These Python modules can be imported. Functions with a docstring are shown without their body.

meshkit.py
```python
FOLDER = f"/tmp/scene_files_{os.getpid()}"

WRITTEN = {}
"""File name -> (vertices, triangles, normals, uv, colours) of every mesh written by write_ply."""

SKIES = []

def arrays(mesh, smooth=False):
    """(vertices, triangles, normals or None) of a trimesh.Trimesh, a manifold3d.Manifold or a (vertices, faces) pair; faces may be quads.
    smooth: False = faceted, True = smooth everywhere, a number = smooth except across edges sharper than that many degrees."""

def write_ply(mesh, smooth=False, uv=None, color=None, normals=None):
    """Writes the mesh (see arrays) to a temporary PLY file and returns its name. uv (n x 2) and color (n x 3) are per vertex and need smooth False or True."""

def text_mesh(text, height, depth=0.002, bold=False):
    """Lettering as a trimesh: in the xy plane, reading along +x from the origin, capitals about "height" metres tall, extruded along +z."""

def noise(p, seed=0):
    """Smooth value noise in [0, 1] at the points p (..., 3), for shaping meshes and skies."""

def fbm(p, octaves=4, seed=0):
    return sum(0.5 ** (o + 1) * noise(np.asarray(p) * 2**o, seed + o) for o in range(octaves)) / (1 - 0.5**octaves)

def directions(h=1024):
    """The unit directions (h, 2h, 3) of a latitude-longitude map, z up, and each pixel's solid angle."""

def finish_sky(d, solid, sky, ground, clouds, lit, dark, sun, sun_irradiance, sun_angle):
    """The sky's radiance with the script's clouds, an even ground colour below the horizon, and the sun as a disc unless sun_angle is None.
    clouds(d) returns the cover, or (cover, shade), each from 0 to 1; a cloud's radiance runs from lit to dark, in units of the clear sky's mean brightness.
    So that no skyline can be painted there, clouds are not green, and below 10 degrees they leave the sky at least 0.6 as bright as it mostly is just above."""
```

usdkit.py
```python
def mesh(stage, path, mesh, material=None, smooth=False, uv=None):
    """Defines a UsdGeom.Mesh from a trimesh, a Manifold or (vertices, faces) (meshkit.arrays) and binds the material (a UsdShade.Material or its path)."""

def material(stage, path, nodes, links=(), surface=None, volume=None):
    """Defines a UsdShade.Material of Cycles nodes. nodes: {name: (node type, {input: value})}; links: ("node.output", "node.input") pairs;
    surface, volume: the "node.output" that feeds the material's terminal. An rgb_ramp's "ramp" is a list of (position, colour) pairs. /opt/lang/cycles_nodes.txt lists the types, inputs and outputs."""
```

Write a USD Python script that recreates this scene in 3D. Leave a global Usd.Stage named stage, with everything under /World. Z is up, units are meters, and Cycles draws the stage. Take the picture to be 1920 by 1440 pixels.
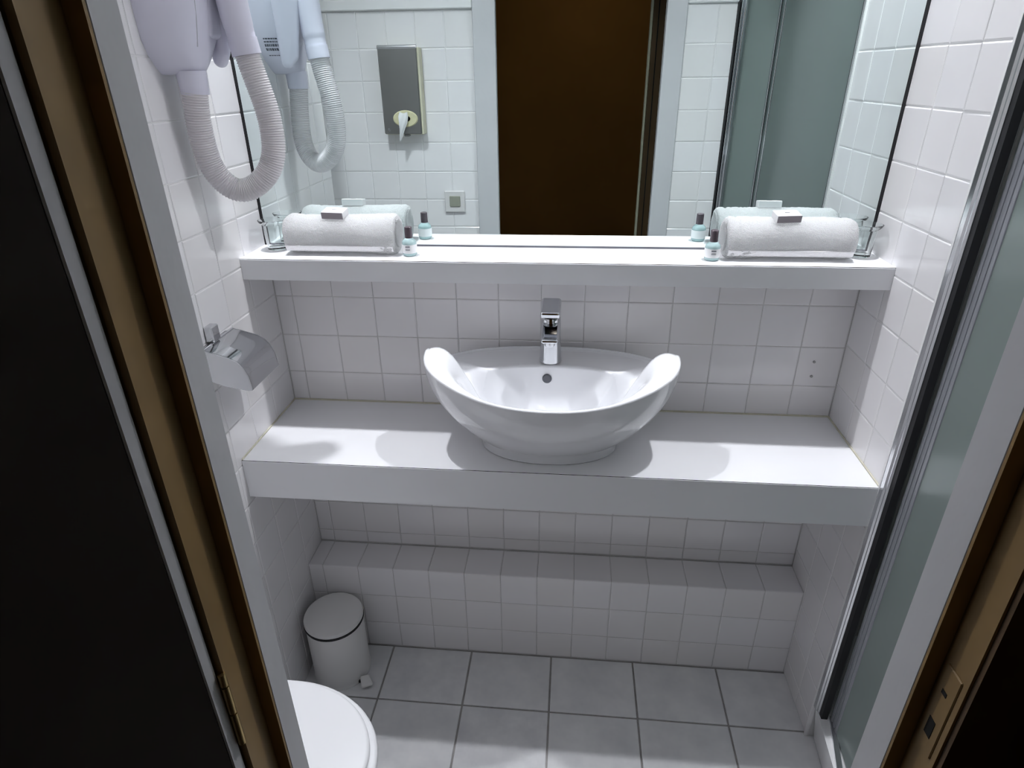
import math, random
import numpy as np, trimesh, manifold3d, usdkit, meshkit
from shapely.geometry import Polygon, LineString, Point, box as sbox
from pxr import Usd, UsdGeom, UsdLux, UsdShade, Gf, Sdf

stage = Usd.Stage.CreateInMemory()
UsdGeom.SetStageUpAxis(stage, UsdGeom.Tokens.z)
UsdGeom.SetStageMetersPerUnit(stage, 1.0)
world = UsdGeom.Xform.Define(stage, '/World')
stage.SetDefaultPrim(world.GetPrim())
rng = random.Random(7)

# Everything is authored in wall-tile units (one tile pitch = 10.8 cm), origin on the basin wall, then scaled to metres.
T, ZF = 0.108, -10.491
def M(p):
    p = np.asarray(p, float)
    return (p - [0, 0, ZF]) * T

# ---------------------------------------------------------------- camera, lights, exposure
CAM = np.array([0.6681, -13.8569, 4.7395])
R_ = np.array([0.99558228, 0.0931154, -0.01205998]); U_ = np.array([-0.03069077, 0.44411784, 0.89544258]); F_ = np.array([-0.08873554, 0.89111664, -0.44501364])
cam = UsdGeom.Camera.Define(stage, '/World/Camera')
cam.CreateHorizontalApertureAttr(36.0); cam.CreateVerticalApertureAttr(27.0)
cam.CreateFocalLengthAttr(36.0 * 1173.13 / 1920)
cam.CreateClippingRangeAttr(Gf.Vec2f(0.01, 100))
cam.CreateExposureAttr(0.0)
c = M(CAM)
cam.AddTransformOp().Set(Gf.Matrix4d(*R_, 0, *U_, 0, *(-F_), 0, *c, 1))

SPOT = 21.0
def spot(name, x, y, z, power=SPOT, r=0.024, color=(0.93, 0.95, 1.0), cone=None):
    l = (UsdLux.SphereLight if cone else UsdLux.DiskLight).Define(stage, '/World/' + name)
    l.CreateRadiusAttr(r); l.CreateIntensityAttr(power); l.CreateColorAttr(Gf.Vec3f(*color)); l.CreateNormalizeAttr(True)
    if cone: UsdLux.ShapingAPI.Apply(l.GetPrim()).CreateShapingConeAngleAttr(cone); UsdLux.ShapingAPI(l.GetPrim()).CreateShapingConeSoftnessAttr(1.0)
    l.AddTranslateOp().Set(Gf.Vec3d(*M((x, y, z))))
LIGHTS = [(-5.3, -0.86, 13.55), (5.85, -0.86, 13.55)]
spot('spot_light', *LIGHTS[0], cone=61.0); spot('spot_light_001', *LIGHTS[1], cone=61.0)
spot('hallway_light', 1.0, -27.0, 13.4, 0.28, 0.08, (1.0, 0.85, 0.65))

# ---------------------------------------------------------------- helpers
def tag(o, label=None, cat=None, group=None, kind=None):
    p = o.GetPrim() if hasattr(o, 'GetPrim') else o
    for k, v in (('label', label), ('category', cat), ('group', group), ('kind', kind)):
        if v: p.SetCustomDataByKey(k, v)
    return p
used = {}
def numbered(parent, name):
    k = (parent, name); n = used.get(k, -1) + 1; used[k] = n
    return f'{parent}/{name}' if n == 0 else f'{parent}/{name}_{n:03d}'
LOC = {'/World': np.zeros(3)}
def thing(name, loc, label, cat, group=None, kind=None):
    path = numbered('/World', name)
    x = UsdGeom.Xform.Define(stage, path); x.AddTranslateOp().Set(Gf.Vec3d(*M(loc)))
    LOC[path] = M(loc)
    tag(x, label, cat, group, kind)
    return path
def obj(name, mesh, mat, parent='/World', smooth=35, label=None, cat=None, group=None, kind=None):
    """mesh in tile units, world position; becomes one Mesh under parent"""
    path = numbered(parent, name)
    if hasattr(mesh, 'to_mesh'):
        mm = mesh.to_mesh(); v, f = np.array(mm.vert_properties[:, :3], float), np.array(mm.tri_verts)
    elif isinstance(mesh, tuple):
        v, f = np.asarray(mesh[0], float), np.asarray(mesh[1])
    else:
        v, f = np.array(mesh.vertices), np.array(mesh.faces)
    base = LOC.get(parent)
    if base is None:
        base = LOC[parent.rpartition('/')[0]] if parent.rpartition('/')[0] in LOC else np.zeros(3)
    v = M(v)
    if parent == '/World':
        org = np.array([(v[:, 0].min() + v[:, 0].max()) / 2, (v[:, 1].min() + v[:, 1].max()) / 2, v[:, 2].min()])
    else:
        org = base
    m = usdkit.mesh(stage, path, (v - org, f), MAT[mat], smooth=smooth)
    if parent == '/World':
        UsdGeom.Xformable(m).AddTranslateOp().Set(Gf.Vec3d(*org))
    LOC[path] = org
    tag(m, label, cat, group, kind)
    return path
cat_ = trimesh.util.concatenate
def bx(x0, x1, y0, y1, z0, z1, bevel=0.0, seg=1):
    x0, x1 = sorted((x0, x1)); y0, y1 = sorted((y0, y1)); z0, z1 = sorted((z0, z1))
    if bevel <= 0:
        m = trimesh.creation.box((x1 - x0, y1 - y0, z1 - z0)); m.apply_translation(((x0 + x1) / 2, (y0 + y1) / 2, (z0 + z1) / 2)); return m
    b = min(bevel, 0.49 * min(x1 - x0, y1 - y0, z1 - z0)); pts = []
    ang = np.linspace(0, math.pi / 2, seg + 1)
    for sx in (0, 1):
        for sy in (0, 1):
            for sz in (0, 1):
                cx = (x0 + b, x1 - b)[sx]; cy = (y0 + b, y1 - b)[sy]; cz = (z0 + b, z1 - b)[sz]
                for a in ang:
                    for e in ang:
                        d = np.array([math.cos(a) * math.cos(e), math.sin(a) * math.cos(e), math.sin(e)]) * b
                        pts.append((cx + d[0] * (2 * sx - 1), cy + d[1] * (2 * sy - 1), cz + d[2] * (2 * sz - 1)))
    return man(manifold3d.Manifold.hull_points(np.array(pts)))
def man(m):
    q = m.to_mesh(); return trimesh.Trimesh(q.vert_properties[:, :3], q.tri_verts, process=False)
def hull(pts): return man(manifold3d.Manifold.hull_points(np.asarray(pts, float)))
def ball(c, r, n=16):
    s = trimesh.creation.icosphere(2, r); return s.vertices * 1.0 + np.asarray(c)
def blobs(*cr): return hull(np.vstack([ball(c, r) for c, r in cr]))
def lathe(prof, c, n=48):
    """prof [(r,z)], closed by the axis when r=0 at the ends; c centre"""
    prof = [(max(r, 1e-4), z) for r, z in prof]
    m = trimesh.creation.revolve(np.array(prof), sections=n); m.apply_translation(c); return m
def tube(path, r, n=20, closed_caps=True):
    P = np.asarray(path, float); k = len(P); rr = np.broadcast_to(r, k)
    t = np.gradient(P, axis=0); t /= np.linalg.norm(t, axis=1)[:, None]
    up = np.array([0, 0, 1.0]) if abs(t[0][2]) < .9 else np.array([1.0, 0, 0])
    a = np.cross(t[0], up); a /= np.linalg.norm(a); V = []
    for i in range(k):
        a = a - t[i] * (a @ t[i]); a /= np.linalg.norm(a); b = np.cross(t[i], a)
        th = np.arange(n) / n * 2 * math.pi
        V.append(P[i] + rr[i] * (np.cos(th)[:, None] * a + np.sin(th)[:, None] * b))
    return skin(V, closed_caps)
def skin(rings, caps=True):
    n = len(rings[0]); V = np.vstack(rings); F = []
    for i in range(len(rings) - 1):
        a = i * n + np.arange(n); b = i * n + (np.arange(n) + 1) % n
        F += [np.stack([a, b, b + n], 1), np.stack([a, b + n, a + n], 1)]
    F = np.vstack(F)
    if caps:
        c0 = len(V); V = np.vstack([V, rings[0].mean(0), rings[-1].mean(0)])
        j = np.arange(n); k = (j + 1) % n; o = (len(rings) - 1) * n
        F = np.vstack([F, np.stack([k, j, np.full(n, c0)], 1), np.stack([o + j, o + k, np.full(n, c0 + 1)], 1)])
    m = trimesh.Trimesh(V, F, process=False)
    if m.volume < 0: m.invert()
    return m
def extrude(poly, axis, a0, a1, simplify=None):
    """shapely polygon extruded along axis; polygon coords are the two other axes in order (x,y,z minus axis)"""
    m = trimesh.creation.extrude_polygon(poly, a1 - a0, engine='earcut'); v = m.vertices.copy()
    u, w, h = v[:, 0], v[:, 1], v[:, 2] + a0
    m.vertices = np.stack({'x': (h, u, w), 'y': (u, h, w), 'z': (u, w, h)}[axis], 1)
    m.fix_normals() if axis == 'y' else None
    return m
def smooth_path(P, n=80):
    from scipy.interpolate import CubicSpline
    P = np.asarray(P, float); s = np.r_[0, np.cumsum(np.linalg.norm(np.diff(P, axis=0), axis=1))]
    return CubicSpline(s, P)(np.linspace(0, s[-1], n))

# ---------------------------------------------------------------- materials
MAT = {}
def mat(name, color, rough=0.5, metallic=0.0, **kw):
    extra = {k: v for k, v in kw.items() if k not in ('bump', 'bscale', 'mott', 'mscale', 'bdetail', 'mott_color')}
    nodes = {'p': ('principled_bsdf', dict(base_color=color, roughness=rough, metallic=metallic, **extra)), 'g': ('texture_coordinate', {})}
    links = []
    if 'mott' in kw:
        nodes['mn'] = ('noise_texture', {'scale': kw.get('mscale', 6.0), 'detail': 4.0, 'roughness': 0.6})
        nodes['mr'] = ('rgb_ramp', {'ramp': [(0.3, color), (0.75, kw.get('mott_color', tuple(x * (1 - kw['mott']) for x in color)))]})
        links += [('g.object', 'mn.vector'), ('mn.fac', 'mr.fac'), ('mr.color', 'p.base_color')]
    if 'bump' in kw:
        nodes['bn'] = ('noise_texture', {'scale': kw.get('bscale', 40.0), 'detail': kw.get('bdetail', 2.0)})
        nodes['b'] = ('bump', {'strength': kw['bump'], 'distance': 0.01})
        links += [('g.object', 'bn.vector'), ('bn.fac', 'b.height'), ('b.normal', 'p.normal')]
    MAT[name] = usdkit.material(stage, '/World/Looks/' + name, nodes, links, surface='p.BSDF')
mat('tile', (0.90, 0.882, 0.892), 0.13, bump=0.05, bscale=14.0, bdetail=1.0)
mat('tile_warm', (0.89, 0.87, 0.872), 0.15, bump=0.05, bscale=14.0, bdetail=1.0)
mat('tile_pale', (0.905, 0.89, 0.905), 0.12, bump=0.06, bscale=14.0, bdetail=1.0)
mat('grout', (0.72, 0.705, 0.695), 0.85, mott=0.25, mscale=20)
mat('grout_dark', (0.44, 0.425, 0.415), 0.9, mott=0.35, mscale=18)
mat('grout_white', (0.84, 0.83, 0.83), 0.8)
mat('floor_tile', (0.90, 0.90, 0.905), 0.28, mott=0.16, mscale=9.0, mott_color=(0.73, 0.735, 0.755))
mat('floor_tile_grey', (0.89, 0.89, 0.90), 0.28, mott=0.2, mscale=11.0, mott_color=(0.69, 0.695, 0.72))
mat('paint', (0.92, 0.915, 0.92), 0.55)
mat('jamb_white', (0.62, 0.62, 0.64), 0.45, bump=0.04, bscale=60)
mat('laminate', (0.88, 0.88, 0.90), 0.32, bump=0.02, bscale=220)
mat('laminate_edge', (0.86, 0.865, 0.885), 0.4, bump=0.02, bscale=220)
mat('seam', (0.12, 0.11, 0.11), 0.8)
mat('caulk', (0.72, 0.69, 0.56), 0.6, mott=0.25, mscale=14)
mat('ceramic', (0.87, 0.875, 0.90), 0.06, coat_weight=0.5, coat_roughness=0.02)
mat('toilet_plastic', (0.88, 0.88, 0.90), 0.25)
mat('white_metal', (0.86, 0.85, 0.84), 0.4)
mat('chrome', (0.64, 0.65, 0.67), 0.06, 1.0)
mat('aluminium', (0.72, 0.73, 0.75), 0.22, 1.0)
mat('brushed', (0.30, 0.295, 0.29), 0.42, 1.0, bump=0.03, bscale=90)
mat('mirror_glass', (0.80, 0.885, 0.875), 0.0, 1.0)
mat('black_rubber', (0.012, 0.012, 0.014), 0.6)
mat('dark_hole', (0.006, 0.006, 0.006), 0.9)
mat('grey_rubber', (0.16, 0.165, 0.19), 0.5)
mat('stile_grey', (0.30, 0.31, 0.34), 0.4)
mat('smudge_grey', (0.42, 0.41, 0.41), 0.6)
mat('grey_plug', (0.10, 0.105, 0.12), 0.4)
mat('dryer_plastic', (0.74, 0.73, 0.84), 0.32)
mat('hose_plastic', (0.70, 0.67, 0.69), 0.45)
mat('button_grey', (0.5, 0.5, 0.56), 0.4)
mat('print_dark', (0.12, 0.13, 0.16), 0.7)
mat('towel', (0.94, 0.93, 0.945), 0.95, bump=0.9, bscale=420.0, bdetail=3.0, sheen_weight=0.3, subsurface_weight=0.7, subsurface_scale=0.02, subsurface_radius=(1.0, 1.0, 1.0))
mat('towel_band', (0.93, 0.92, 0.935), 0.9, bump=0.25, bscale=300.0)
mat('soap_card', (0.80, 0.79, 0.80), 0.5)
mat('soap_side', (0.36, 0.325, 0.35), 0.5)
mat('bottle_cap', (0.10, 0.075, 0.09), 0.3)
mat('paper', (0.86, 0.86, 0.87), 0.8)
mat('tissue', (0.88, 0.88, 0.89), 0.9, bump=0.2, bscale=60)
mat('ivory', (0.78, 0.74, 0.48), 0.45, mott=0.15, mscale=60)
mat('beige_side', (0.70, 0.68, 0.52), 0.5)
mat('switch_plate', (0.76, 0.74, 0.74), 0.35)
mat('switch_key', (0.33, 0.34, 0.28), 0.4)
mat('wood_frame', (0.33, 0.205, 0.075), 0.5, mott=0.35, mscale=5.0, bump=0.03, bscale=40)
mat('wood_dark', (0.11, 0.060, 0.020), 0.6, mott=0.25, mscale=3.0)
mat('door_leaf', (0.012, 0.008, 0.005), 0.8, mott=0.2, mscale=3.0, specular_ior_level=0.15)
mat('hall_wood', (0.62, 0.29, 0.075), 0.7, mott=0.2, mscale=2.0, specular_ior_level=0.2)
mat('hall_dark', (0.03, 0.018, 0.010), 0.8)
mat('brass', (0.55, 0.40, 0.18), 0.35, 1.0)
mat('tray', (0.87, 0.87, 0.88), 0.18)
mat('clear_glass', (0.975, 0.998, 0.994), 0.0, transmission_weight=1.0, ior=1.45)
mat('teal_liquid', (0.72, 0.93, 0.94), 0.02, transmission_weight=0.45, ior=1.35)
MAT['frosted'] = usdkit.material(stage, '/World/Looks/frosted', {
    'd': ('diffuse_bsdf', {'color': (0.43, 0.50, 0.475)}), 't': ('translucent_bsdf', {'color': (0.42, 0.53, 0.50)}),
    'x': ('transparent_bsdf', {'color': (0.60, 0.74, 0.71)}), 'gl': ('glossy_bsdf', {'color': (0.9, 0.95, 0.95), 'roughness': 0.22}),
    'fr': ('fresnel', {'IOR': 1.45}), 'm1': ('mix_closure', {'fac': 0.5}), 'm2': ('mix_closure', {'fac': 0.13}), 'm3': ('mix_closure', {})},
    [('d.BSDF', 'm1.closure1'), ('t.BSDF', 'm1.closure2'), ('m1.closure', 'm2.closure1'), ('x.BSDF', 'm2.closure2'), ('fr.fac', 'm3.fac'), ('m2.closure', 'm3.closure1'), ('gl.BSDF', 'm3.closure2')], surface='m3.closure')

# ---------------------------------------------------------------- tiling
def tile_mesh(org, U, V, N, w, h, th=0.07, bev=0.026, drop=0.011, tilt=0.006, rise=0.003):
    """bevelled tile; org = lower left corner on the finished plane"""
    org, U, V, N = (np.asarray(q, float) for q in (org, U, V, N))
    a, b, o = rng.uniform(-tilt, tilt), rng.uniform(-tilt, tilt), rng.uniform(-rise, rise)
    def ring(ins, d):
        out = []
        for (s, t) in ((ins, ins), (w - ins, ins), (w - ins, h - ins), (ins, h - ins)):
            out.append(org + U * s + V * t + N * (d + o + a * (s - w / 2) / w * 2 * .5 + b * (t - h / 2) / h * 2 * .5))
        return out
    bev = min(bev, w * .3, h * .3)
    P = ring(0, -th) + ring(0, -drop) + ring(bev * .4, -drop * .35) + ring(bev, 0)
    Fq = []
    for k in range(3):
        for i in range(4):
            j = (i + 1) % 4; Fq.append((k * 4 + i, k * 4 + j, k * 4 + 4 + j, k * 4 + 4 + i))
    Fq.append((12, 13, 14, 15))
    f = []
    for q in Fq: f += [(q[0], q[1], q[2]), (q[0], q[2], q[3])]
    m = trimesh.Trimesh(np.array(P), np.array(f), process=False)
    if np.dot(np.cross(U, V), N) < 0: m.invert()
    return m
def cells(lo, hi, start, step=1.0, mn=0.12):
    k = math.floor((lo - start) / step); e = [lo]
    while True:
        k += 1; q = start + k * step
        if q >= hi - mn: break
        if q > lo + mn: e.append(q)
    e.append(hi); return e
def tiled(parent, org, U, V, N, us, vs, mats=('tile', 'tile', 'tile_warm', 'tile_pale'), gap=0.018, holes=(), name='tile', **kw):
    for i in range(len(us) - 1):
        for j in range(len(vs) - 1):
            u0, u1, v0, v1 = us[i] + gap / 2, us[i + 1] - gap / 2, vs[j] + gap / 2, vs[j + 1] - gap / 2
            if any(h[0] <= (u0 + u1) / 2 <= h[1] and h[2] <= (v0 + v1) / 2 <= h[3] for h in holes): continue
            obj(name, tile_mesh(np.asarray(org) + np.asarray(U) * u0 + np.asarray(V) * v0, U, V, N, u1 - u0, v1 - v0, **kw), rng.choice(mats), parent, smooth=False)
XL, XR, ZC, ZCB, YC = -6.414, 6.978, -2.805, -3.774, -2.906
YS, ZS, ZSB, YL, ZL = -1.272, 1.249, 0.790, -1.026, -7.505
LEFT_END, XA, YD, CEIL = -4.8, -8.8, -9.9, 13.7
XT_ = 15.0                                   # far side of the shower
G = -0.014                                   # grout plane below tile face
X, Y, Z = (1, 0, 0), (0, 1, 0), (0, 0, 1)

# back wall (basin wall)
w = thing('wall_back', (0.3, 0, ZF), 'white square-tiled back wall behind the basin and the mirror', 'wall', kind='structure')
obj('grout_bed', bx(XL - .5, XT_, 0.6, -G, ZF - .3, CEIL), 'grout', w)
tiled(w, (0, 0, 0), X, Z, (0, -1, 0), cells(XL, XR, 0), [ZC - .25] + cells(ZC, ZS - .46, 0)[0:1] + [-2, -1, 0, ZS - .35])
tiled(w, (0, 0, 0), X, Z, (0, -1, 0), cells(XL, XR, 0), [ZL + .02, -7.1, -6.09, -5.09, -4.09, ZCB + .1])
for zz in (-1.36, -1.73):
    m = trimesh.creation.cylinder(0.032, 0.03, sections=12); m.apply_transform(trimesh.transformations.rotation_matrix(math.pi / 2, X)); m.apply_translation((6.33 - .02 * zz, -0.01, zz)); obj('screw_plug', m, 'smudge_grey', w)
# boxed ledge under the counter
w = thing('trim_1', (0.3, -.5, ZF), 'low white-tiled ledge boxed out along the back wall under the counter', 'ledge', kind='structure')
obj('grout_bed', bx(XL, XR, 0, YL - G, ZF - .1, ZL + G), 'grout', w)
us = cells(XL, XR, 0)
tiled(w, (0, 0, ZL), X, (0, -1, 0), Z, us, [0.01, -YL])
tiled(w, (0, YL, 0), X, Z, (0, -1, 0), us, [ZF, -9.57, -8.52, ZL])
# left wall: a short return beside the basin, then the toilet alcove
w = thing('wall_left', (XL, -2, ZF), 'white-tiled left wall carrying the hair dryer and the paper holder', 'wall', kind='structure')
obj('grout_bed', bx(XL + G, XA - .5, 0.3, LEFT_END - G, ZF - .3, CEIL), 'grout_white', w)
tiled(w, (XL, 0, 0), Y, Z, X, [LEFT_END, -4.1, -3.1, -2.1, -1.05, -0.0], cells(ZF, 8.05, .06))
w = thing('wall_alcove', (XA, -7, ZF), 'plain white end wall of the toilet alcove behind the cistern', 'wall', kind='structure')
obj('plaster', bx(XA, XA - .5, YD - .6, LEFT_END, ZF - .3, CEIL), 'paint', w)
# right wall: short return between basin and shower
w = thing('wall_right', (XR, -1.5, ZF), 'white-tiled right wall return between the counter and the shower', 'wall', kind='structure')
obj('grout_bed', bx(XR - G, 7.28, 0.3, YC - G, ZF - .3, CEIL), 'grout_white', w)
tiled(w, (XR, 0, 0), Y, Z, (-1, 0, 0), [YC, -2.05, -1.05, 0], cells(ZF, 8.1, .09))
obj('corner_trim', bx(XR - .035, XR + .04, YC - .03, YC + .03, ZF + .02, CEIL), 'grout_white', w)
w = thing('wall_shower', (11, -5, ZF), 'pale wall enclosing the far side of the shower behind the frosted glass', 'wall', kind='structure')
obj('plaster', bx(XT_, XT_ + .5, YD - .6, 0.3, ZF - .3, CEIL), 'paint', w)
# door wall
XDL, XDR = -2.07, 3.47
w = thing('wall_front', (0.7, YD, ZF), 'white-tiled door wall seen in the mirror with dispenser and switch', 'wall', kind='structure')
HEAD = 8.0
bed = [bx(XA - .5, XDL - .3, YD + .014 - .028, YD - .48, ZF - .3, CEIL), bx(XDR + .3, XT_ + .5, YD - .014, YD - .48, ZF - .3, CEIL), bx(XDL - .3, XDR + .3, YD - .014, YD - .48, HEAD + .1, CEIL)]
obj('grout_bed', cat_(bed), 'grout_white', w)
tiled(w, (0, YD, 0), X, Z, Y, cells(XA, -2.83, -2.81), cells(ZF, 6.64, .53), tilt=0.01)
tiled(w, (0, YD, 0), X, Z, Y, cells(4.12, 8.0, 4.12), cells(ZF, 6.64, .53), tilt=0.01)
tr = thing('trim_2', (-5, YD, 6.65), 'white moulding strip capping the tiles of the door wall, left of the door', 'moulding', kind='structure')
obj('strip', bx(XA, -2.84, YD - .02, YD + .14, 6.66, 6.98, .03), 'paint', tr)
obj('board', bx(XA, -2.84, YD - .02, YD + .05, 6.98, CEIL), 'paint', tr)
tr = thing('trim_3', (5, YD, 6.65), 'white moulding strip capping the tiles right of the door', 'moulding', kind='structure')
obj('strip', bx(4.12, 8, YD - .02, YD + .10, 6.66, 6.92, .03), 'paint', tr)
obj('board', bx(4.12, 8, YD - .02, YD + .04, 6.92, CEIL), 'paint', tr)
# ceiling and floor
w = thing('ceiling', (0, -5, CEIL), 'plain white bathroom ceiling with two recessed spots', 'ceiling', kind='structure')
obj('plaster', bx(XA - .5, XT_ + .5, YD - .6, .6, CEIL, CEIL + .4), 'paint', w)
for (lx, ly, lz) in LIGHTS:
    ring = lathe([(.27, -.03), (.40, -.05), (.42, 0), (.27, 0), (.27, -.03)], (lx, ly, CEIL)); obj('spot_ring', ring, 'chrome', w)
w = thing('floor', (0, -5, ZF), 'light grey marbled square floor tiles with grey joints', 'floor', kind='structure')
obj('grout_bed', bx(XA - .5, XT_ + .5, YD - .6, .3, ZF - .5, ZF - .03), 'grout_dark', w)
FT = 2.333
fx = cells(XA, 7.5, -1.9, FT, .05)
tiled(w, (0, 0, ZF), X, Y, Z, fx, [YD - .1] + [-2.80 - FT * k for k in (3, 2, 1, 0)][1:] + [YL - .01], ('floor_tile', 'floor_tile', 'floor_tile_grey'), gap=0.05, tilt=0.008, th=.06, bev=.02, drop=.01)

# hallway behind the camera
w = thing('wall_hallway', (0, -22, ZF), 'dark brown wooden wall of the unlit hallway seen through the doorway', 'wall', kind='structure')
obj('panel', bx(-9, 11, -34, -34.4, ZF, CEIL), 'hall_wood', w)
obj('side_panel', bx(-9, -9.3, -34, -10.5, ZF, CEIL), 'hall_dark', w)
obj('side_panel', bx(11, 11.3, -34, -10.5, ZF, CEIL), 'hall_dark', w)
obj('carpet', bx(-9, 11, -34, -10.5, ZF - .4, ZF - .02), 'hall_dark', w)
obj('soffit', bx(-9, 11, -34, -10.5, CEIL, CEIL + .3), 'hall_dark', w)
obj('outer_lining', cat_([bx(-9, XDL - .75, YD - .5, YD - .56, ZF, CEIL), bx(XDR + .7, 11, YD - .5, YD - .56, ZF, CEIL), bx(XDL - .8, XDR + .8, YD - .5, YD - .56, HEAD + .5, CEIL)]), 'wood_dark', w)
wd = thing('wardrobe_panel', (3.75, -14.2, ZF), 'narrow brown wooden upright just outside the doorway, right in the mirror', 'panel')
obj('board', bx(3.47, 4.0, -14.1, -14.4, ZF, HEAD + 2, .02), 'wood_dark', wd)
obj('edge_strip', bx(3.38, 3.47, -14.08, -14.4, ZF, HEAD + 2, .02), 'beige_side', wd)
obj('groove', bx(3.66, 3.70, -14.09, -14.2, ZF, HEAD + 2), 'dark_hole', wd)

# ---------------------------------------------------------------- door frame and door
df = thing('trim_4', (.7, -10.1, ZF), 'white door lining with brown wooden outer frame around the open doorway', 'door frame', kind='structure')
YB_L, YB_R, YO_L, YO_R = -10.04, -10.21, -10.40, -10.52
xtl, xtr = -2.20, 3.60
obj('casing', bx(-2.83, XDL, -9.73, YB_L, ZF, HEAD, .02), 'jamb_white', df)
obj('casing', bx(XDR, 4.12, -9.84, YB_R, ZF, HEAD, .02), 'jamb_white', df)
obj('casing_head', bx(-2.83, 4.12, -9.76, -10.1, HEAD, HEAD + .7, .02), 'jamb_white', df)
obj('jamb', cat_([bx(-2.75, xtl, YB_L, YO_L, ZF, HEAD + .2), bx(XDL - .14, XDL - .005, YB_L + .05, YB_L - .012, ZF, HEAD)]), 'wood_frame', df)
jr = obj('jamb', cat_([bx(xtr, 4.2, YB_R, YO_R, ZF, HEAD + .2), bx(XDR + .005, XDR + .14, YB_R + .05, YB_R - .012, ZF, HEAD)]), 'wood_frame', df)
obj('jamb_head', bx(-2.75, 4.2, YB_L, YO_R, HEAD + .1, HEAD + .8), 'wood_frame', df)
obj('outer_casing', bx(-2.85, -2.32, YO_L, YO_L - .04, ZF, HEAD + .8), 'wood_dark', df)
obj('outer_casing', bx(xtr + .02, 4.3, YO_R, YO_R - .05, ZF, HEAD + .8), 'wood_dark', df)
stp = obj('strike_plate', cat_([bx(xtr - .012, xtr + .02, -10.28, -10.47, -.15, .72, .008)]), 'wood_frame', df)
obj('strike_hole', bx(xtr - .016, xtr + .01, -10.32, -10.40, .0, .18), 'dark_hole', stp)
obj('strike_hole', bx(xtr - .016, xtr + .01, -10.33, -10.39, .46, .50), 'dark_hole', stp)
obj('threshold', bx(XDL, XDR, -9.9, -10.5, ZF - .3, ZF + .02), 'wood_dark', df)
dr = thing('door_1', (-2.4, -10.45, ZF), 'dark brown door standing open at the left edge with a pale edge strip', 'door', kind='structure')
def swing(m):
    m.apply_translation((2.25, 10.43, 0)); m.apply_transform(trimesh.transformations.rotation_matrix(math.radians(-9), Z)); m.apply_translation((-2.25, -10.43, 0)); return m
obj('leaf', swing(bx(-2.62, -2.25, -10.55, -15.9, ZF + .05, HEAD + .1, .015)), 'door_leaf', dr)
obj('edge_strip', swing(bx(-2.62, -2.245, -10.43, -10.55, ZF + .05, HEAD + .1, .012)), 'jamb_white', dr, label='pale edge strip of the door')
for (za, zb) in ((-.75, -.35), (-.33, 0.0), (.02, .16)):
    obj('hinge_knuckle', tube([(-2.215, -10.415, za), (-2.215, -10.415, zb)], .035, 12), 'brass', dr)

# ---------------------------------------------------------------- counter, shelf, mirror
ct = thing('counter', (.3, -1.5, ZCB), 'thick white laminate counter under the basin, spanning wall to wall', 'counter')
ctp = obj('top', bx(XL, XR, 0, YC, ZCB + .02, ZC), 'laminate', ct)
obj('front_edge', bx(XL, XR, YC - .012, YC + .03, ZCB, ZC - .012, .006), 'laminate_edge', ct)
obj('seam', bx(XL, XR, YC - .004, YC + .03, ZC - .014, ZC - .001), 'seam', ct)
obj('sealant', cat_([bx(XL, XR, -.001, -.035, ZC - .01, ZC + .035), bx(XL, XL + .03, YC, 0, ZC - .01, ZC + .03), bx(XR - .03, XR, YC, 0, ZC - .01, ZC + .03)]), 'caulk', ct)
sh = thing('shelf', (.3, -.6, ZSB), 'narrow white laminate shelf below the mirror, above the counter', 'shelf')
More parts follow.
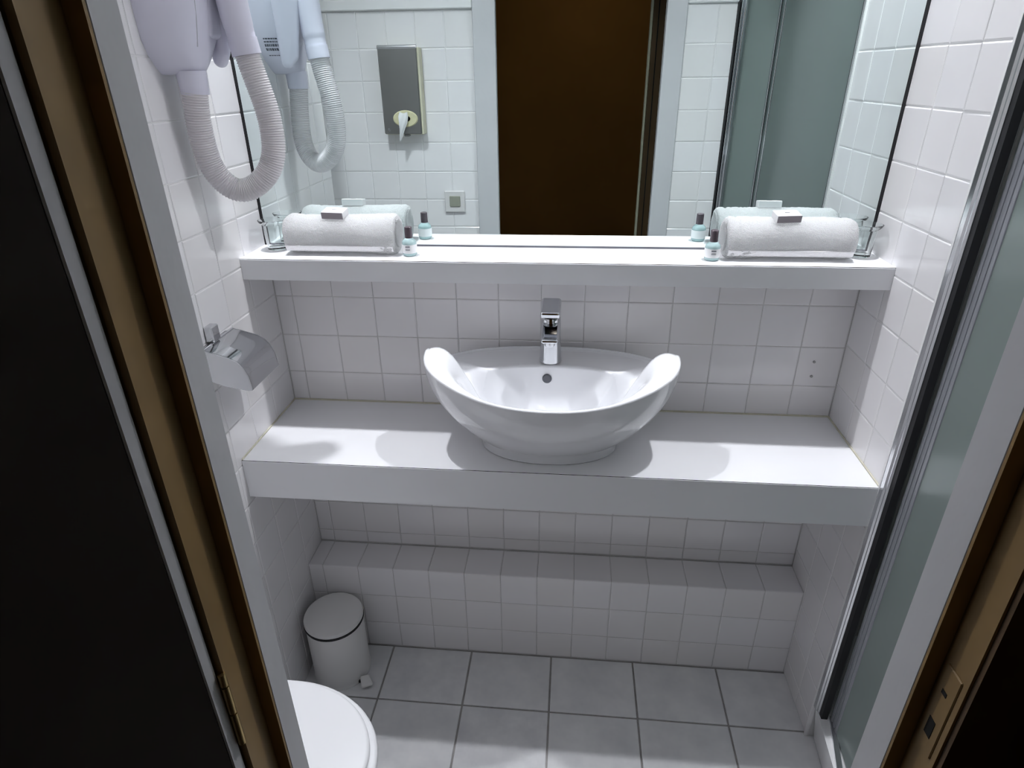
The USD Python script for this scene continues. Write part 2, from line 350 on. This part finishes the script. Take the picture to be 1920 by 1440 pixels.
obj('board', bx(XL, XR, 0, YS, ZSB + .01, ZS), 'laminate', sh)
obj('front_edge', bx(XL, XR, YS - .012, YS + .03, ZSB, ZS - .012, .006), 'laminate_edge', sh)
obj('seam', bx(XL, XR, YS - .003, YS + .03, ZS - .014, ZS - .001), 'seam', sh)
mi = thing('mirror', (.3, -.03, ZS), 'large wall-to-wall mirror above the shelf with dark edges', 'mirror')
obj('glass', bx(XL + .07, XR - .07, 0.02, -.035, ZS + .045, 9.6), 'mirror_glass', mi, smooth=False)
obj('edge', bx(XL, XL + .07, .02, -.037, ZS, 9.6), 'black_rubber', mi)
obj('edge', bx(XR - .07, XR, .02, -.037, ZS, 9.6), 'black_rubber', mi)
obj('bottom_edge', bx(XL, XR, .02, -.036, ZS, ZS + .045), 'grey_rubber', mi)

# ---------------------------------------------------------------- basin
BC = np.array([0.28, -1.70]); BA, BB = 2.70, 1.50
N = 192
th = np.arange(N) / N * 2 * math.pi
def supere(c, a, bf, bb, n, th, ctr=None):
    """outline points of a superellipse (front/back semi axes) along rays from ctr"""
    ctr = c if ctr is None else ctr; out = []
    for t in th:
        d = np.array([math.cos(t), math.sin(t)]); lo, hi = 0, 8
        for _ in range(50):
            m = (lo + hi) / 2; q = ctr + d * m - c; b = bf if q[1] < 0 else bb
            if abs(q[0] / a) ** n + abs(q[1] / b) ** n < 1: lo = m
            else: hi = m
        out.append(ctr + d * lo)
    return np.array(out)
BO = np.array([0.28, -2.02])                       # bowl centre
rim = supere(BC, BA, BB, BB - .02, 2.25, th, BO)
def sm(a, b, x): t = np.clip((x - a) / (b - a), 0, 1); return t * t * (3 - 2 * t)
def rim_z(P):
    u = np.abs(P[:, 0] - BC[0]) / BA
    return -1.17 + .14 * sm(-2.4, -1.0, P[:, 1]) + .63 * u ** 2.3 * (1 - sm(-1.62, -1.15, P[:, 1]))
tw = (np.abs(rim[:, 0] - BC[0]) / BA) ** 4 * (1 - sm(-1.62, -1.15, rim[:, 1]))
rz = rim_z(rim) - .13 * tw
foot = supere(np.array([0.28, -1.66]), 1.52, .94, .92, 2.1, th, np.array([.28, -1.7]))
bowl = supere(BO, 1.66, 1.04, .86, 2.4, th)
def R3(P, z): return np.column_stack([P, np.broadcast_to(z, len(P))])
rings = [R3(foot * .98 + np.array([.28, -1.66]) * .02, ZC + .001), R3(foot, ZC + .03), R3(foot, ZC + .22)]
for s in np.linspace(.06, 1, 12):
    g = math.sin(s * math.pi / 2) ** 1.05
    rings.append(R3(foot + (rim - foot) * g, ZC + .22 + (rz - .05 - ZC - .22) * s ** 1.15))
nrm = (rim - BO) / np.linalg.norm(rim - BO, axis=1)[:, None]
rings.append(R3(rim, rz - .015)); rings.append(R3(rim - nrm * .035, rz)); rings.append(R3(rim - nrm * .075, rz - .005 + .01 * tw)); rings.append(R3(rim - nrm * .10, rz - .04 * (1 - tw) + .02 * tw))
inner = rim - nrm * .11
fr = np.linalg.norm(bowl - BO, axis=1) > np.linalg.norm(inner - BO, axis=1) - .06
bowl = np.where(fr[:, None], BO + nrm * (np.linalg.norm(inner - BO, axis=1) - .06)[:, None], bowl)
zi = rz - .06 * (1 - tw) + .025 * tw
wdk = sm(-1.62, -1.44, bowl[:, 1])
dist = np.linalg.norm(inner - bowl, axis=1)
zb = np.minimum(zi - .03, (1 - wdk) * np.maximum(zi - dist * .95, -1.75) + wdk * -1.10)
for s in (.0, .06, .12, .2, .3, .4, .5, .6, .7, .8, .9, 1.0):
    rings.append(R3(inner + (bowl - inner) * s, zi + (zb - zi) * s ** (0.9 + 1.2 * (1 - wdk)) + .09 * tw * math.sin(math.pi * min(s / .75, 1))))
for s in (.99, .975, .955, .93, .90, .86, .81, .75, .68, .6, .5, .4, .3, .2, .1, .04):
    rings.append(R3(BO + (bowl - BO) * s, zb + (-2.42 - zb) * (1 - s ** 2.4) ** .85))
bs = thing('wash_basin', (.28, -1.7, ZC), 'white ceramic vessel basin with raised side lips standing on the counter', 'wash basin')
bwl = obj('bowl', skin(rings), 'ceramic', bs, smooth=60)
ov = lathe([(0, .02), (.085, .02), (.105, 0), (.105, -.05), (0, -.05)], (0, 0, 0), 24)
ov.apply_transform(trimesh.transformations.rotation_matrix(math.radians(80), X)); ov.apply_translation((.2, -1.245, -1.40))
obj('overflow_hole', ov, 'grey_plug', bwl, label='dark grey round overflow cover')
obj('drain', lathe([(0, .06), (.18, .05), (.24, 0), (.24, -.05), (0, -.05)], (BO[0], BO[1], -2.38)), 'chrome', bs)

# ---------------------------------------------------------------- tap
TX, TY, TZ = .26, -.92, -1.06
tp = thing('mixer_tap', (TX, TY, TZ), 'chrome single-lever mixer tap on the back deck of the basin', 'tap')
obj('body', lathe([(0, -.02), (.245, -.02), (.245, .03), (.238, .05), (.222, .6), (.215, .98), (.205, 1.02), (0, 1.02)], (TX, TY, TZ), 40), 'chrome', tp, smooth=40)
sp = []
for (yy, zz, hw, hh) in ((TY + .05, TZ + .78, .19, .17), (TY - .35, TZ + .80, .19, .11), (TY - .74, TZ + .77, .19, .055), (TY - .81, TZ + .76, .18, .04)):
    for sx in (-1, 1):
        sp.append(ball((TX + sx * (hw - .045), yy, zz + hh - .04), .045)); sp.append(ball((TX + sx * (hw - .06), yy, zz - hh + .04), .045))
spt = obj('spout', hull(np.vstack(sp)), 'chrome', tp, smooth=40)
obj('aerator', lathe([(0, -.10), (.10, -.10), (.11, -.08), (.11, .06), (0, .06)], (TX, TY - .66, TZ + .71), 24), 'aluminium', spt)
obj('collar', lathe([(0, 0), (.20, 0), (.20, .035), (0, .035)], (TX, TY, TZ + 1.02), 36), 'black_rubber', tp)
hd = [ball((TX + sx * .15, TY + .10, TZ + 1.12), .07) for sx in (-1, 1)] + [ball((TX + sx * .15, TY + .08, TZ + 1.34), .07) for sx in (-1, 1)] + [ball((TX + sx * .15, TY - .12, TZ + 1.12), .07) for sx in (-1, 1)] + [ball((TX + sx * .16, TY - .62, TZ + 1.30), .045) for sx in (-1, 1)] + [ball((TX + sx * .16, TY - .6, TZ + 1.24), .045) for sx in (-1, 1)]
obj('lever', hull(np.vstack(hd)), 'chrome', tp, smooth=40)

# ---------------------------------------------------------------- towels, soap, bottles, tumblers
def towel(x0, x1, yc, seam_x, label, seed, flip=False):
    t = thing('rolled_towel', ((x0 + x1) / 2, yc, ZS), label, 'towel', 'rolled white towels on the shelf')
    zc, a, b = ZS + .395, .43, .40
    # spiral section of the roll
    s = np.linspace(0, 1, 150); ang = -math.pi * .62 + s * 2 * math.pi * 2.6; rad = .10 + .90 * s
    core = LineString(np.column_stack([rad * np.cos(ang) * (a - .075), rad * np.sin(ang) * (b - .075)])).buffer(.068, 6).buffer(.02).buffer(-.015)
    outer = core.exterior if core.geom_type == 'Polygon' else max(core.geoms, key=lambda g: g.area).exterior
    sol = Polygon(outer).buffer(-.012).simplify(.003)
    m = extrude(sol, 'x', 0, 1)
    # the roll body: a full closed superellipse with tucked ends, fine enough for terry relief
    rings_ = []; nn = 120; tt = np.arange(nn) / nn * 2 * math.pi
    L = x1 - x0
    xs = np.r_[np.linspace(0, .10, 7), np.linspace(.13, L - .13, 60), L - np.linspace(.10, 0, 7)]
    for xx in xs:
        e = min(xx, L - xx); k = 1 - .10 * (1 - min(e / .10, 1)) ** 2
        kk = k * (1 + .025 * math.sin(xx * 2.1 + seed))
        cy = np.sign(np.cos(tt)) * np.abs(np.cos(tt)) ** .82; cz = np.sign(np.sin(tt)) * np.abs(np.sin(tt)) ** .82
        P = np.column_stack([np.full(nn, x0 + xx), yc + a * kk * cy, zc + b * kk * cz])
        nz = meshkit.fbm(P * [1.3, 2.0, 2.0] + seed * 7.1, 3, seed) - .5
        nf = meshkit.noise(P * 26 + seed, seed) - .5
        d = .075 * nz + .022 * nf
        d -= .03 * np.exp(-((P[:, 0] - seam_x) / .03) ** 2)
        P[:, 1] += cy * d; P[:, 2] += cz * d
        P[:, 2] = np.maximum(P[:, 2], ZS + .004)
        rings_.append(P)
    obj('roll', skin(rings_), 'towel', t, smooth=50)
    # rolled layers showing at both ends
    for xe, sg in ((x0, -1), (x1, 1)):
        e = m.copy(); v = e.vertices.copy(); e.vertices = np.column_stack([xe + sg * (v[:, 0] * .05 - .012), yc + v[:, 1] * .86, zc + v[:, 2] * .86]); e.fix_normals()
        obj('rolled_end', e, 'towel', t, smooth=40)
    # woven hem band along the lower front
    hb = []
    for xx in np.linspace(x0 + .03, x1 - .03, 40):
        aa = np.linspace(math.radians(200), math.radians(222), 7)
        cy = np.sign(np.cos(aa)) * np.abs(np.cos(aa)) ** .82; cz = np.sign(np.sin(aa)) * np.abs(np.sin(aa)) ** .82
        o = np.column_stack([np.full(7, xx), yc + (a + .022) * cy, zc + (b + .022) * cz]); i = np.column_stack([np.full(7, xx), yc + (a - .03) * cy, zc + (b - .03) * cz])
        hb.append(np.vstack([o, i[::-1]]))
    obj('hem_band', skin(hb), 'towel_band', t, smooth=40)
    return t
towel(-5.52, -3.10, -.545, -5.18, 'rolled white terry towel on the left end of the shelf', 3)
towel(3.80, 6.30, -.545, 4.0, 'rolled white terry towel on the right end of the shelf', 8)

def soap(x, y, z, rot, label):
    t = thing('soap_box', (x, y, z), label, 'soap box', 'small soap boxes on the towels')
    def tf(m):
        m.apply_transform(trimesh.transformations.rotation_matrix(rot, Z)); m.apply_transform(trimesh.transformations.rotation_matrix(math.radians(9), X)); m.apply_translation((x, y, z)); return m
    car = obj('carton', tf(bx(-.24, .24, -.165, .165, 0, .15, .012)), 'soap_card', t)
    obj('side_band', tf(bx(-.235, .235, -.172, -.160, .008, .142)), 'soap_side', car, label='dark mauve front side of the soap box')
    obj('print_mark', tf(bx(-.05, .05, .0, .02, .15, .152)), 'print_dark', car)
soap(-4.40, -.66, 2.03, math.radians(-4), 'small white soap box with dark side lying on the left towel')
soap(4.93, -.68, 2.03, math.radians(5), 'small white soap box with dark side lying on the right towel')

def bottle(x, y, label):
    t = thing('toiletry_bottle', (x, y, ZS), label, 'bottle', 'small toiletry bottles on the shelf')
    bb = obj('bottle_body', lathe([(0, .012), (.13, .01), (.15, .03), (.155, .06), (.155, .27), (.14, .32), (.085, .37), (.07, .39), (0, .39)], (x, y, ZS), 32), 'teal_liquid', t)
    lab = lathe([(.157, .07), (.160, .07), (.160, .25), (.157, .25), (.157, .07)], (x, y, ZS), 32); obj('paper_label', lab, 'paper', bb)
    obj('print_line', cat_([bx(x - .05, x + .045, y - .1625, y - .158, ZS + zz, ZS + zz + h) for zz, h in ((.205, .018), (.16, .006), (.14, .006))]), 'print_dark', bb)
    obj('cap', lathe([(0, .37), (.078, .37), (.08, .38), (.078, .60), (.07, .61), (0, .61)], (x, y, ZS), 24), 'bottle_cap', t)
bottle(-2.80, -.80, 'small pale teal bottle with dark cap beside the left towel')
bottle(3.53, -.86, 'small pale teal bottle with dark cap beside the right towel')

def tumbler(x, y, label):
    t = thing('glass_tumbler', (x, y, ZS), label, 'drinking glass', 'glass tumblers at the shelf ends')
    obj('glass', lathe([(0, .005), (.19, .005), (.21, .02), (.235, .35), (.25, .56), (.315, .62), (.33, .66), (.31, .665), (.285, .63), (.225, .57), (.205, .35), (.185, .07), (0, .06)], (x, y, ZS), 48), 'clear_glass', t)
tumbler(-5.93, -.42, 'clear flared glass tumbler left of the left towel')
tumbler(6.60, -.42, 'clear flared glass tumbler right of the right towel')

# ---------------------------------------------------------------- hair dryer
hdv = thing('hair_dryer', (XL, -2.1, 4.5), 'white wall-mounted hotel hair dryer with ribbed hose on the left wall', 'hair dryer')
rings_ = []
tt = np.linspace(0, math.pi, 40)
for (z, yc, hw, dp) in ((4.78, -2.28, .16, .50), (4.80, -2.28, .26, .62), (4.92, -2.24, .42, .66), (5.08, -2.20, .58, .70), (5.30, -2.15, .72, .75), (5.7, -2.10, .80, .82), (6.5, -2.08, .84, .88), (7.6, -2.08, .86, .90), (8.0, -2.08, .84, .86), (8.2, -2.08, .74, .70)):
    cx, cy = np.sin(tt) ** .75, np.sign(np.cos(tt)) * np.abs(np.cos(tt)) ** .75
    rings_.append(np.column_stack([XL - .005 + dp * cx, yc + hw * cy, np.full(40, z)]))
hou = obj('housing', skin(rings_), 'dryer_plastic', hdv, smooth=50)
def on_body(z):   # depth of the housing at height z
    zs = [4.78, 4.92, 5.08, 5.3, 5.7, 6.5, 7.6]; return np.interp(z, zs, [.5, .66, .7, .75, .82, .88, .9])
obj('cradle', blobs(((XL + .58, -1.52, 5.02), .13), ((XL + .60, -1.46, 6.2), .17), ((XL + .70, -1.60, 5.15), .12), ((XL + .84, -1.62, 6.2), .17)), 'dryer_plastic', hdv, smooth=40)
obj('front_panel', blobs(*[((XL + on_body(z) - .10, yy, z), .13) for z in (5.45, 6.6) for yy in (-2.0, -1.78)]), 'dryer_plastic', hdv, smooth=40)
obj('switch_button', blobs(((XL + .62, -1.60, 5.12), .05), ((XL + .62, -1.56, 5.30), .05)), 'button_grey', hou)
sl = [(XL + on_body(z) * .93 + .02, -2.44 + .03 * (z - 5), z) for z in np.linspace(5.2, 7.5, 12)]
obj('panel_groove', tube(sl, .012, 8), 'button_grey', hou)
hose = [(-6.0, -2.33, 4.50), (-6.05, -2.32, 4.10), (-6.07, -2.27, 3.55), (-5.98, -2.18, 3.08), (-5.69, -2.05, 2.80), (-5.29, -1.90, 2.95), (-5.04, -1.80, 3.33), (-4.98, -1.76, 3.78), (-5.02, -1.75, 4.24), (-5.11, -1.76, 4.68), (-5.19, -1.78, 5.11)]
hp = smooth_path(hose, 1000); L = np.r_[0, np.cumsum(np.linalg.norm(np.diff(hp, axis=0), axis=1))]
hos = obj('hose', tube(hp, .212 + .0075 * np.sin(L * 2 * math.pi / .042), 24), 'hose_plastic', hdv, smooth=25)
obj('hose_connector', lathe([(0, -.02), (.225, -.02), (.235, .0), (.25, .30), (.25, .36), (0, .36)], (-6.0, -2.31, 4.48), 32), 'dryer_plastic', hos)
gp = smooth_path([(-5.19, -1.78, 5.08), (-5.23, -1.79, 5.38), (-5.27, -1.8, 5.75), (-5.30, -1.80, 6.2), (-5.36, -1.8, 6.9), (-5.55, -1.75, 7.4), (-5.9, -1.7, 7.6), (-6.2, -1.7, 7.6)], 60)
ngr = obj('nozzle_grip', tube(gp, np.interp(np.arange(60), [0, 8, 9, 25, 59], [.235, .24, .25, .27, .30]), 28), 'dryer_plastic', hdv, smooth=40)
obj('grip_collar', tube(smooth_path([(-5.19, -1.78, 5.08), (-5.225, -1.79, 5.34)], 6), .252, 28), 'dryer_plastic', ngr, smooth=30)
# warning print on the side facing the mirror
def side_y(x, z):
    zs = [4.78, 4.80, 4.92, 5.08, 5.30, 5.7, 6.5]; hw = np.interp(z, zs, [.16, .26, .42, .58, .72, .80, .84]); yc = np.interp(z, zs, [-2.28, -2.28, -2.24, -2.20, -2.15, -2.10, -2.08])
    sn = min(((x - XL + .005) / on_body(z)) ** (1 / .75), 1); return yc + hw * math.sqrt(1 - sn * sn) ** .75
pr = []
for i, (z0, wd_, h) in enumerate(((5.47, .32, .028), (5.41, .28, .028), (5.33, .32, .05), (5.25, .32, .05), (5.15, .26, .016))):
    k = 0.0
    while k < wd_:
        ww = rng.uniform(.015, .05); xa, xb = XL + .16 + k, XL + .16 + min(k + ww, wd_)
        pr.append(hull([(q, side_y(q, zz) + dy, zz) for q in (xa, xb) for zz in (z0, z0 + h) for dy in (-.01, .006)])); k += ww + .014
obj('warning_print', cat_(pr), 'print_dark', hou, label='small dark warning print')

# ---------------------------------------------------------------- toilet paper holder
ph = thing('paper_holder', (XL, -2.9, -.75), 'chrome toilet paper holder with curved cover on the left wall', 'toilet paper holder')
prof = [(-6.32, .07), (-5.80, -.08), (-5.66, -.16), (-5.56, -.28), (-5.49, -.46), (-5.455, -.75)]
inn = [(-5.50, -.75), (-5.53, -.47), (-5.60, -.31), (-5.69, -.20), (-5.82, -.125), (-6.32, .025)]
obj('cover', extrude(Polygon(prof + inn), 'y', -3.47, -2.30), 'chrome', ph, smooth=50)
end = Polygon(prof[:] + [(-5.55, -.76), (-6.0, -.68), (-6.28, -.58), (-6.32, -.45)])
obj('end_plate', extrude(end, 'y', -3.50, -3.455), 'aluminium', ph)
obj('end_plate', extrude(end, 'y', -2.315, -2.27), 'aluminium', ph)
obj('wall_plate', bx(XL - .005, XL + .17, -3.12, -2.86, .08, .39, .02), 'chrome', ph)
obj('hinge_bar', tube([(-6.30, -3.47, .04), (-6.30, -2.30, .04)], .035, 12), 'chrome', ph)
obj('back_plate', bx(XL - .005, -6.30, -3.4, -2.4, -.5, .05, .01), 'chrome', ph)
roll = lathe([(.15, -.48), (.26, -.48), (.26, .48), (.15, .48), (.15, -.48)], (0, 0, 0), 40); roll.apply_transform(trimesh.transformations.rotation_matrix(math.pi / 2, X)); roll.apply_translation((-5.93, -2.88, -.42))
tag(stage.GetPrimAtPath(obj('toilet_roll', roll, 'tissue', smooth=40)), 'white toilet paper roll inside the chrome holder', 'toilet paper')

# ---------------------------------------------------------------- tissue dispenser and light switch on the door wall
td = thing('tissue_dispenser', (-5.33, YD, 2.84), 'dark brushed metal tissue dispenser on the tiled door wall', 'tissue dispenser')
cov = obj('cover', bx(-6.03, -4.70, YD + .40, YD + .50, 2.86, 5.56, .03), 'brushed', td)
obj('body', bx(-6.0, -4.63, YD - .01, YD + .42, 2.84, 5.55, .02), 'beige_side', td)
obj('top_lip', tube([(-6.03, YD + .46, 5.56), (-4.70, YD + .46, 5.56)], .07, 16), 'aluminium', cov)
el = lathe([(.16, 0), (.42, 0), (.44, .02), (.40, .05), (.18, .04), (.16, 0)], (0, 0, 0), 40); el.vertices *= [1, .62, 1]
el.apply_transform(trimesh.transformations.rotation_matrix(-math.pi / 2, X)); el.apply_translation((-5.24, YD + .495, 3.36)); obj('rosette', el, 'ivory', cov, label='ivory oval opening ring')
obj('slot', bx(-5.42, -5.06, YD + .494, YD + .503, 3.26, 3.46), 'dark_hole', cov)
obj('emblem', cat_([bx(-5.90, -5.84, YD + .49, YD + .504, 2.98, 3.06), bx(-5.86, -5.82, YD + .49, YD + .504, 2.95, 3.0)]), 'aluminium', cov)
obj('latch', bx(-5.35, -5.15, YD + .3, YD + .46, 2.78, 2.86, .02), 'brushed', td)
tis = []
for (z, x, hw, yo) in ((3.50, -5.28, .05, .50), (3.56, -5.28, .13, .60), (3.42, -5.28, .17, .66), (3.22, -5.30, .15, .66), (3.0, -5.36, .10, .62), (2.82, -5.41, .07, .60), (2.66, -5.46, .02, .59)):
    a = np.linspace(0, 2 * math.pi, 20, endpoint=False); tis.append(np.column_stack([x + hw * np.cos(a), YD + yo + .035 * np.sin(a) + .03 * np.sin(3 * a + z * 5), z + .02 * np.cos(2 * a)]))
tag(stage.GetPrimAtPath(obj('tissue', skin(tis), 'tissue', smooth=40)), 'white tissue hanging out of the metal dispenser', 'tissue')
sw = thing('light_switch', (-3.73, YD, .08), 'square light switch with grey key on the door wall tiles', 'light switch')
obj('plate', bx(-4.11, -3.35, YD - .01, YD + .10, .08, .86, .03), 'switch_plate', sw)
obj('key', bx(-3.92, -3.52, YD + .08, YD + .135, .29, .68, .02), 'switch_key', sw, label='greenish grey square key')

# ---------------------------------------------------------------- pedal bin
BX, BY = -5.50, -1.90
pb = thing('pedal_bin', (BX, BY, ZF), 'small white pedal bin in the left corner under the counter', 'pedal bin')
bod = obj('body', lathe([(0, .0), (.78, .0), (.79, .06), (.77, .10), (.77, 1.93), (.74, 1.95), (0, 1.95)], (BX, BY, ZF), 64), 'white_metal', pb)
obj('seam_ring', lathe([(.5, 1.92), (.792, 1.92), (.80, 1.94), (.792, 1.985), (.5, 1.985), (.5, 1.92)], (BX, BY, ZF), 64), 'black_rubber', pb)
obj('lid', lathe([(0, 1.985), (.775, 1.985), (.79, 2.01), (.79, 2.07), (.77, 2.11), (.6, 2.15), (.3, 2.175), (0, 2.18)], (BX, BY, ZF), 64), 'white_metal', pb, smooth=30)
pd = hull(np.vstack([ball((BX + .70, BY - .42, ZF + .16), .05), ball((BX + .86, BY - .36, ZF + .16), .05), ball((BX + .80, BY - .66, ZF + .13), .05), ball((BX + 1.0, BY - .56, ZF + .13), .05)]))
obj('pedal', pd, 'white_metal', bod)
obj('pedal_gap', bx(BX + .62, BX + .80, BY - .50, BY - .30, ZF + .05, ZF + .11), 'black_rubber', bod)
hb = bx(BX - .25, BX + .25, BY + .72, BY + .82, ZF + 1.85, ZF + 2.05, .03); obj('lid_hinge', hb, 'white_metal', pb)

# ---------------------------------------------------------------- toilet
TCY, TZL = -6.98, -6.60
tl = thing('toilet', (-5, TCY, ZF), 'white toilet with closed lid in the alcove behind the left door jamb', 'toilet')
def egg(tip, back, hw, grow=0.0, n=96):
    t = np.arange(n) / n * 2 * math.pi; cx = tip - hw * 1.25
    x = np.where(np.cos(t) > 0, cx + (hw * 1.25) * np.cos(t), cx + (cx - back) * np.sign(np.cos(t)) * np.abs(np.cos(t)) ** .5)
    y = TCY + hw * np.sign(np.sin(t)) * np.abs(np.sin(t)) ** np.where(np.cos(t) > 0, 1.0, .6)
    P = np.column_stack([x, y]); ctr = P.mean(0); d = P - ctr
    return P + d / np.linalg.norm(d, axis=1)[:, None] * grow
def slab(tip, back, hw, z0, z1, r=.05):
    e = lambda g, z: R3(egg(tip, back, hw, g), z)
    return skin([e(-r, z0), e(0, z0 + r * .6), e(0, z1 - r), e(-r * .4, z1 - r * .3), e(-r * 1.2, z1), e(-.5, z1 + .03)])
obj('lid', slab(-2.80, -6.9, 1.66, TZL - .12, TZL, .06), 'toilet_plastic', tl, smooth=50)
obj('seat', slab(-2.66, -6.9, 1.76, TZL - .30, TZL - .135, .06), 'toilet_plastic', tl, smooth=50)
lv = [R3(egg(-3.6, -7.6, 1.05), ZF + .01), R3(egg(-3.6, -7.6, 1.05), ZF + .3), R3(egg(-3.55, -7.5, .98), ZF + 1.2), R3(egg(-3.2, -7.2, 1.25), ZF + 2.2), R3(egg(-2.85, -7.0, 1.62), ZF + 3.1), R3(egg(-2.75, -7.0, 1.68), TZL - .42), R3(egg(-2.8, -7.0, 1.64), TZL - .31)]
obj('pan', skin(lv), 'ceramic', tl, smooth=50)
cis = obj('cistern', bx(-8.75, -7.1, TCY - 1.7, TCY + 1.7, TZL - .3, TZL + 3.2, .12, 3), 'ceramic', tl, smooth=40)
obj('cistern_lid', bx(-8.78, -7.05, TCY - 1.75, TCY + 1.75, TZL + 3.2, TZL + 3.45, .08, 3), 'ceramic', cis, smooth=40)
obj('flush_button', lathe([(0, .06), (.2, .06), (.22, 0), (0, 0)], (-7.9, TCY, TZL + 3.45), 24), 'chrome', cis)
obj('neck', bx(-7.6, -6.6, TCY - 1.0, TCY + 1.0, TZL - 1.4, TZL - .28, .15, 3), 'ceramic', tl, smooth=40)

# ---------------------------------------------------------------- shower: tray, slanted frosted screen
GA, GM, GB = np.array([7.27, -3.25]), np.array([6.80, -8.90]), np.array([5.80, -9.82])   # plan line of the glass
st = thing('shower_tray', (10, -6, ZF), 'white shower tray kerb at the lower right behind the frosted screen', 'shower tray')
TZ1 = ZF + 1.15
fo = np.array([-.27, 0])
kt = [GA + fo + [0, .30], GM + fo, GB + fo + [0, .0], GB + [.5, 0], GM + [.45, 0], GA + [.45, .3]]
kb = [GA + [-.10, .30], GM + [-.10, 0], GB + [-.10, 0], GB + [.5, 0], GM + [.45, 0], GA + [.45, .3]]
rng0 = np.array([(p[0], p[1], ZF) for p in kb]); rng1 = np.array([(p[0], p[1], TZ1) for p in kt])
obj('kerb', skin([rng0, rng1]), 'tray', st, smooth=False)
obj('basin_floor', extrude(Polygon([GA + [.46, .3], GM + [.46, 0], GB + [.51, 0], (14.9, -9.8), (14.9, -.05), (7.32, -.05), (7.32, -2.9)]), 'z', ZF + .02, ZF + .55), 'tray', st, smooth=False)
obj('drain_cover', lathe([(0, .14), (.22, .12), (.36, .05), (.38, 0), (0, 0)], (8.45, -2.5, ZF + .55), 32), 'chrome', st)
ss = thing('shower_screen', (6.6, -6, TZ1), 'frosted greenish shower screen with chrome posts along the right side', 'shower screen')
ZT = 8.2
def pane(a, b, z0, z1, t=.05):
    d = (b - a) / np.linalg.norm(b - a); n = np.array([-d[1], d[0]]) * t / 2
    return hull([(q[0], q[1], z) for q in (a + n, a - n, b + n, b - n) for z in (z0, z1)])
def post(p, z0, z1, w, dd, ang, bev=.03):
    m = bx(-w / 2, w / 2, -dd / 2, dd / 2, z0, z1, bev, 2); m.apply_transform(trimesh.transformations.rotation_matrix(ang, Z)); m.apply_translation((p[0], p[1], 0)); return m
ang = math.atan2(*(GM - GA)[::-1]) + math.pi / 2
obj('glass_panel', pane(GA, GM, TZ1 + .06, ZT), 'frosted', ss, smooth=False)
obj('glass_panel', pane(GM, GB, TZ1 + .06, ZT), 'frosted', ss, smooth=False)
obj('wall_profile', cat_([bx(XR - .03, XR + .10, YC - .18, YC + .0, TZ1, ZT, .03), bx(XR + .0, 7.28, YC - .24, YC - .02, TZ1, ZT, .03)]), 'aluminium', ss, smooth=40)
obj('gasket', bx(XR + .04, 7.16, YC - .37, YC - .24, TZ1, ZT), 'black_rubber', ss)
obj('pane_stile', cat_([post(GA + (GM - GA) * k, TZ1 + .02, ZT, .10, d_, ang) for k, d_ in ((.018, .12), (.043, .14), (.068, .12))]), 'stile_grey', ss)
obj('post', cat_([post(GM + (GM - GA) * k, TZ1, ZT, w, .13, ang) for k, w in ((-.045, .13), (0, .2), (.045, .13))]), 'chrome', ss, smooth=40)
obj('post', cat_([post(GB + [.02, .05], TZ1, ZT, .16, .22, ang), post(GB + [.08, .22], TZ1, ZT, .12, .12, ang)]), 'chrome', ss, smooth=40)
obj('gasket', post(GB + [-.10, -.02], TZ1, ZT, .05, .16, ang, .01), 'black_rubber', ss)
obj('bottom_rail', pane(GA, GB, TZ1, TZ1 + .08, .12), 'aluminium', ss)
obj('top_rail', pane(GA, GB, ZT, ZT + .25, .2), 'aluminium', ss)
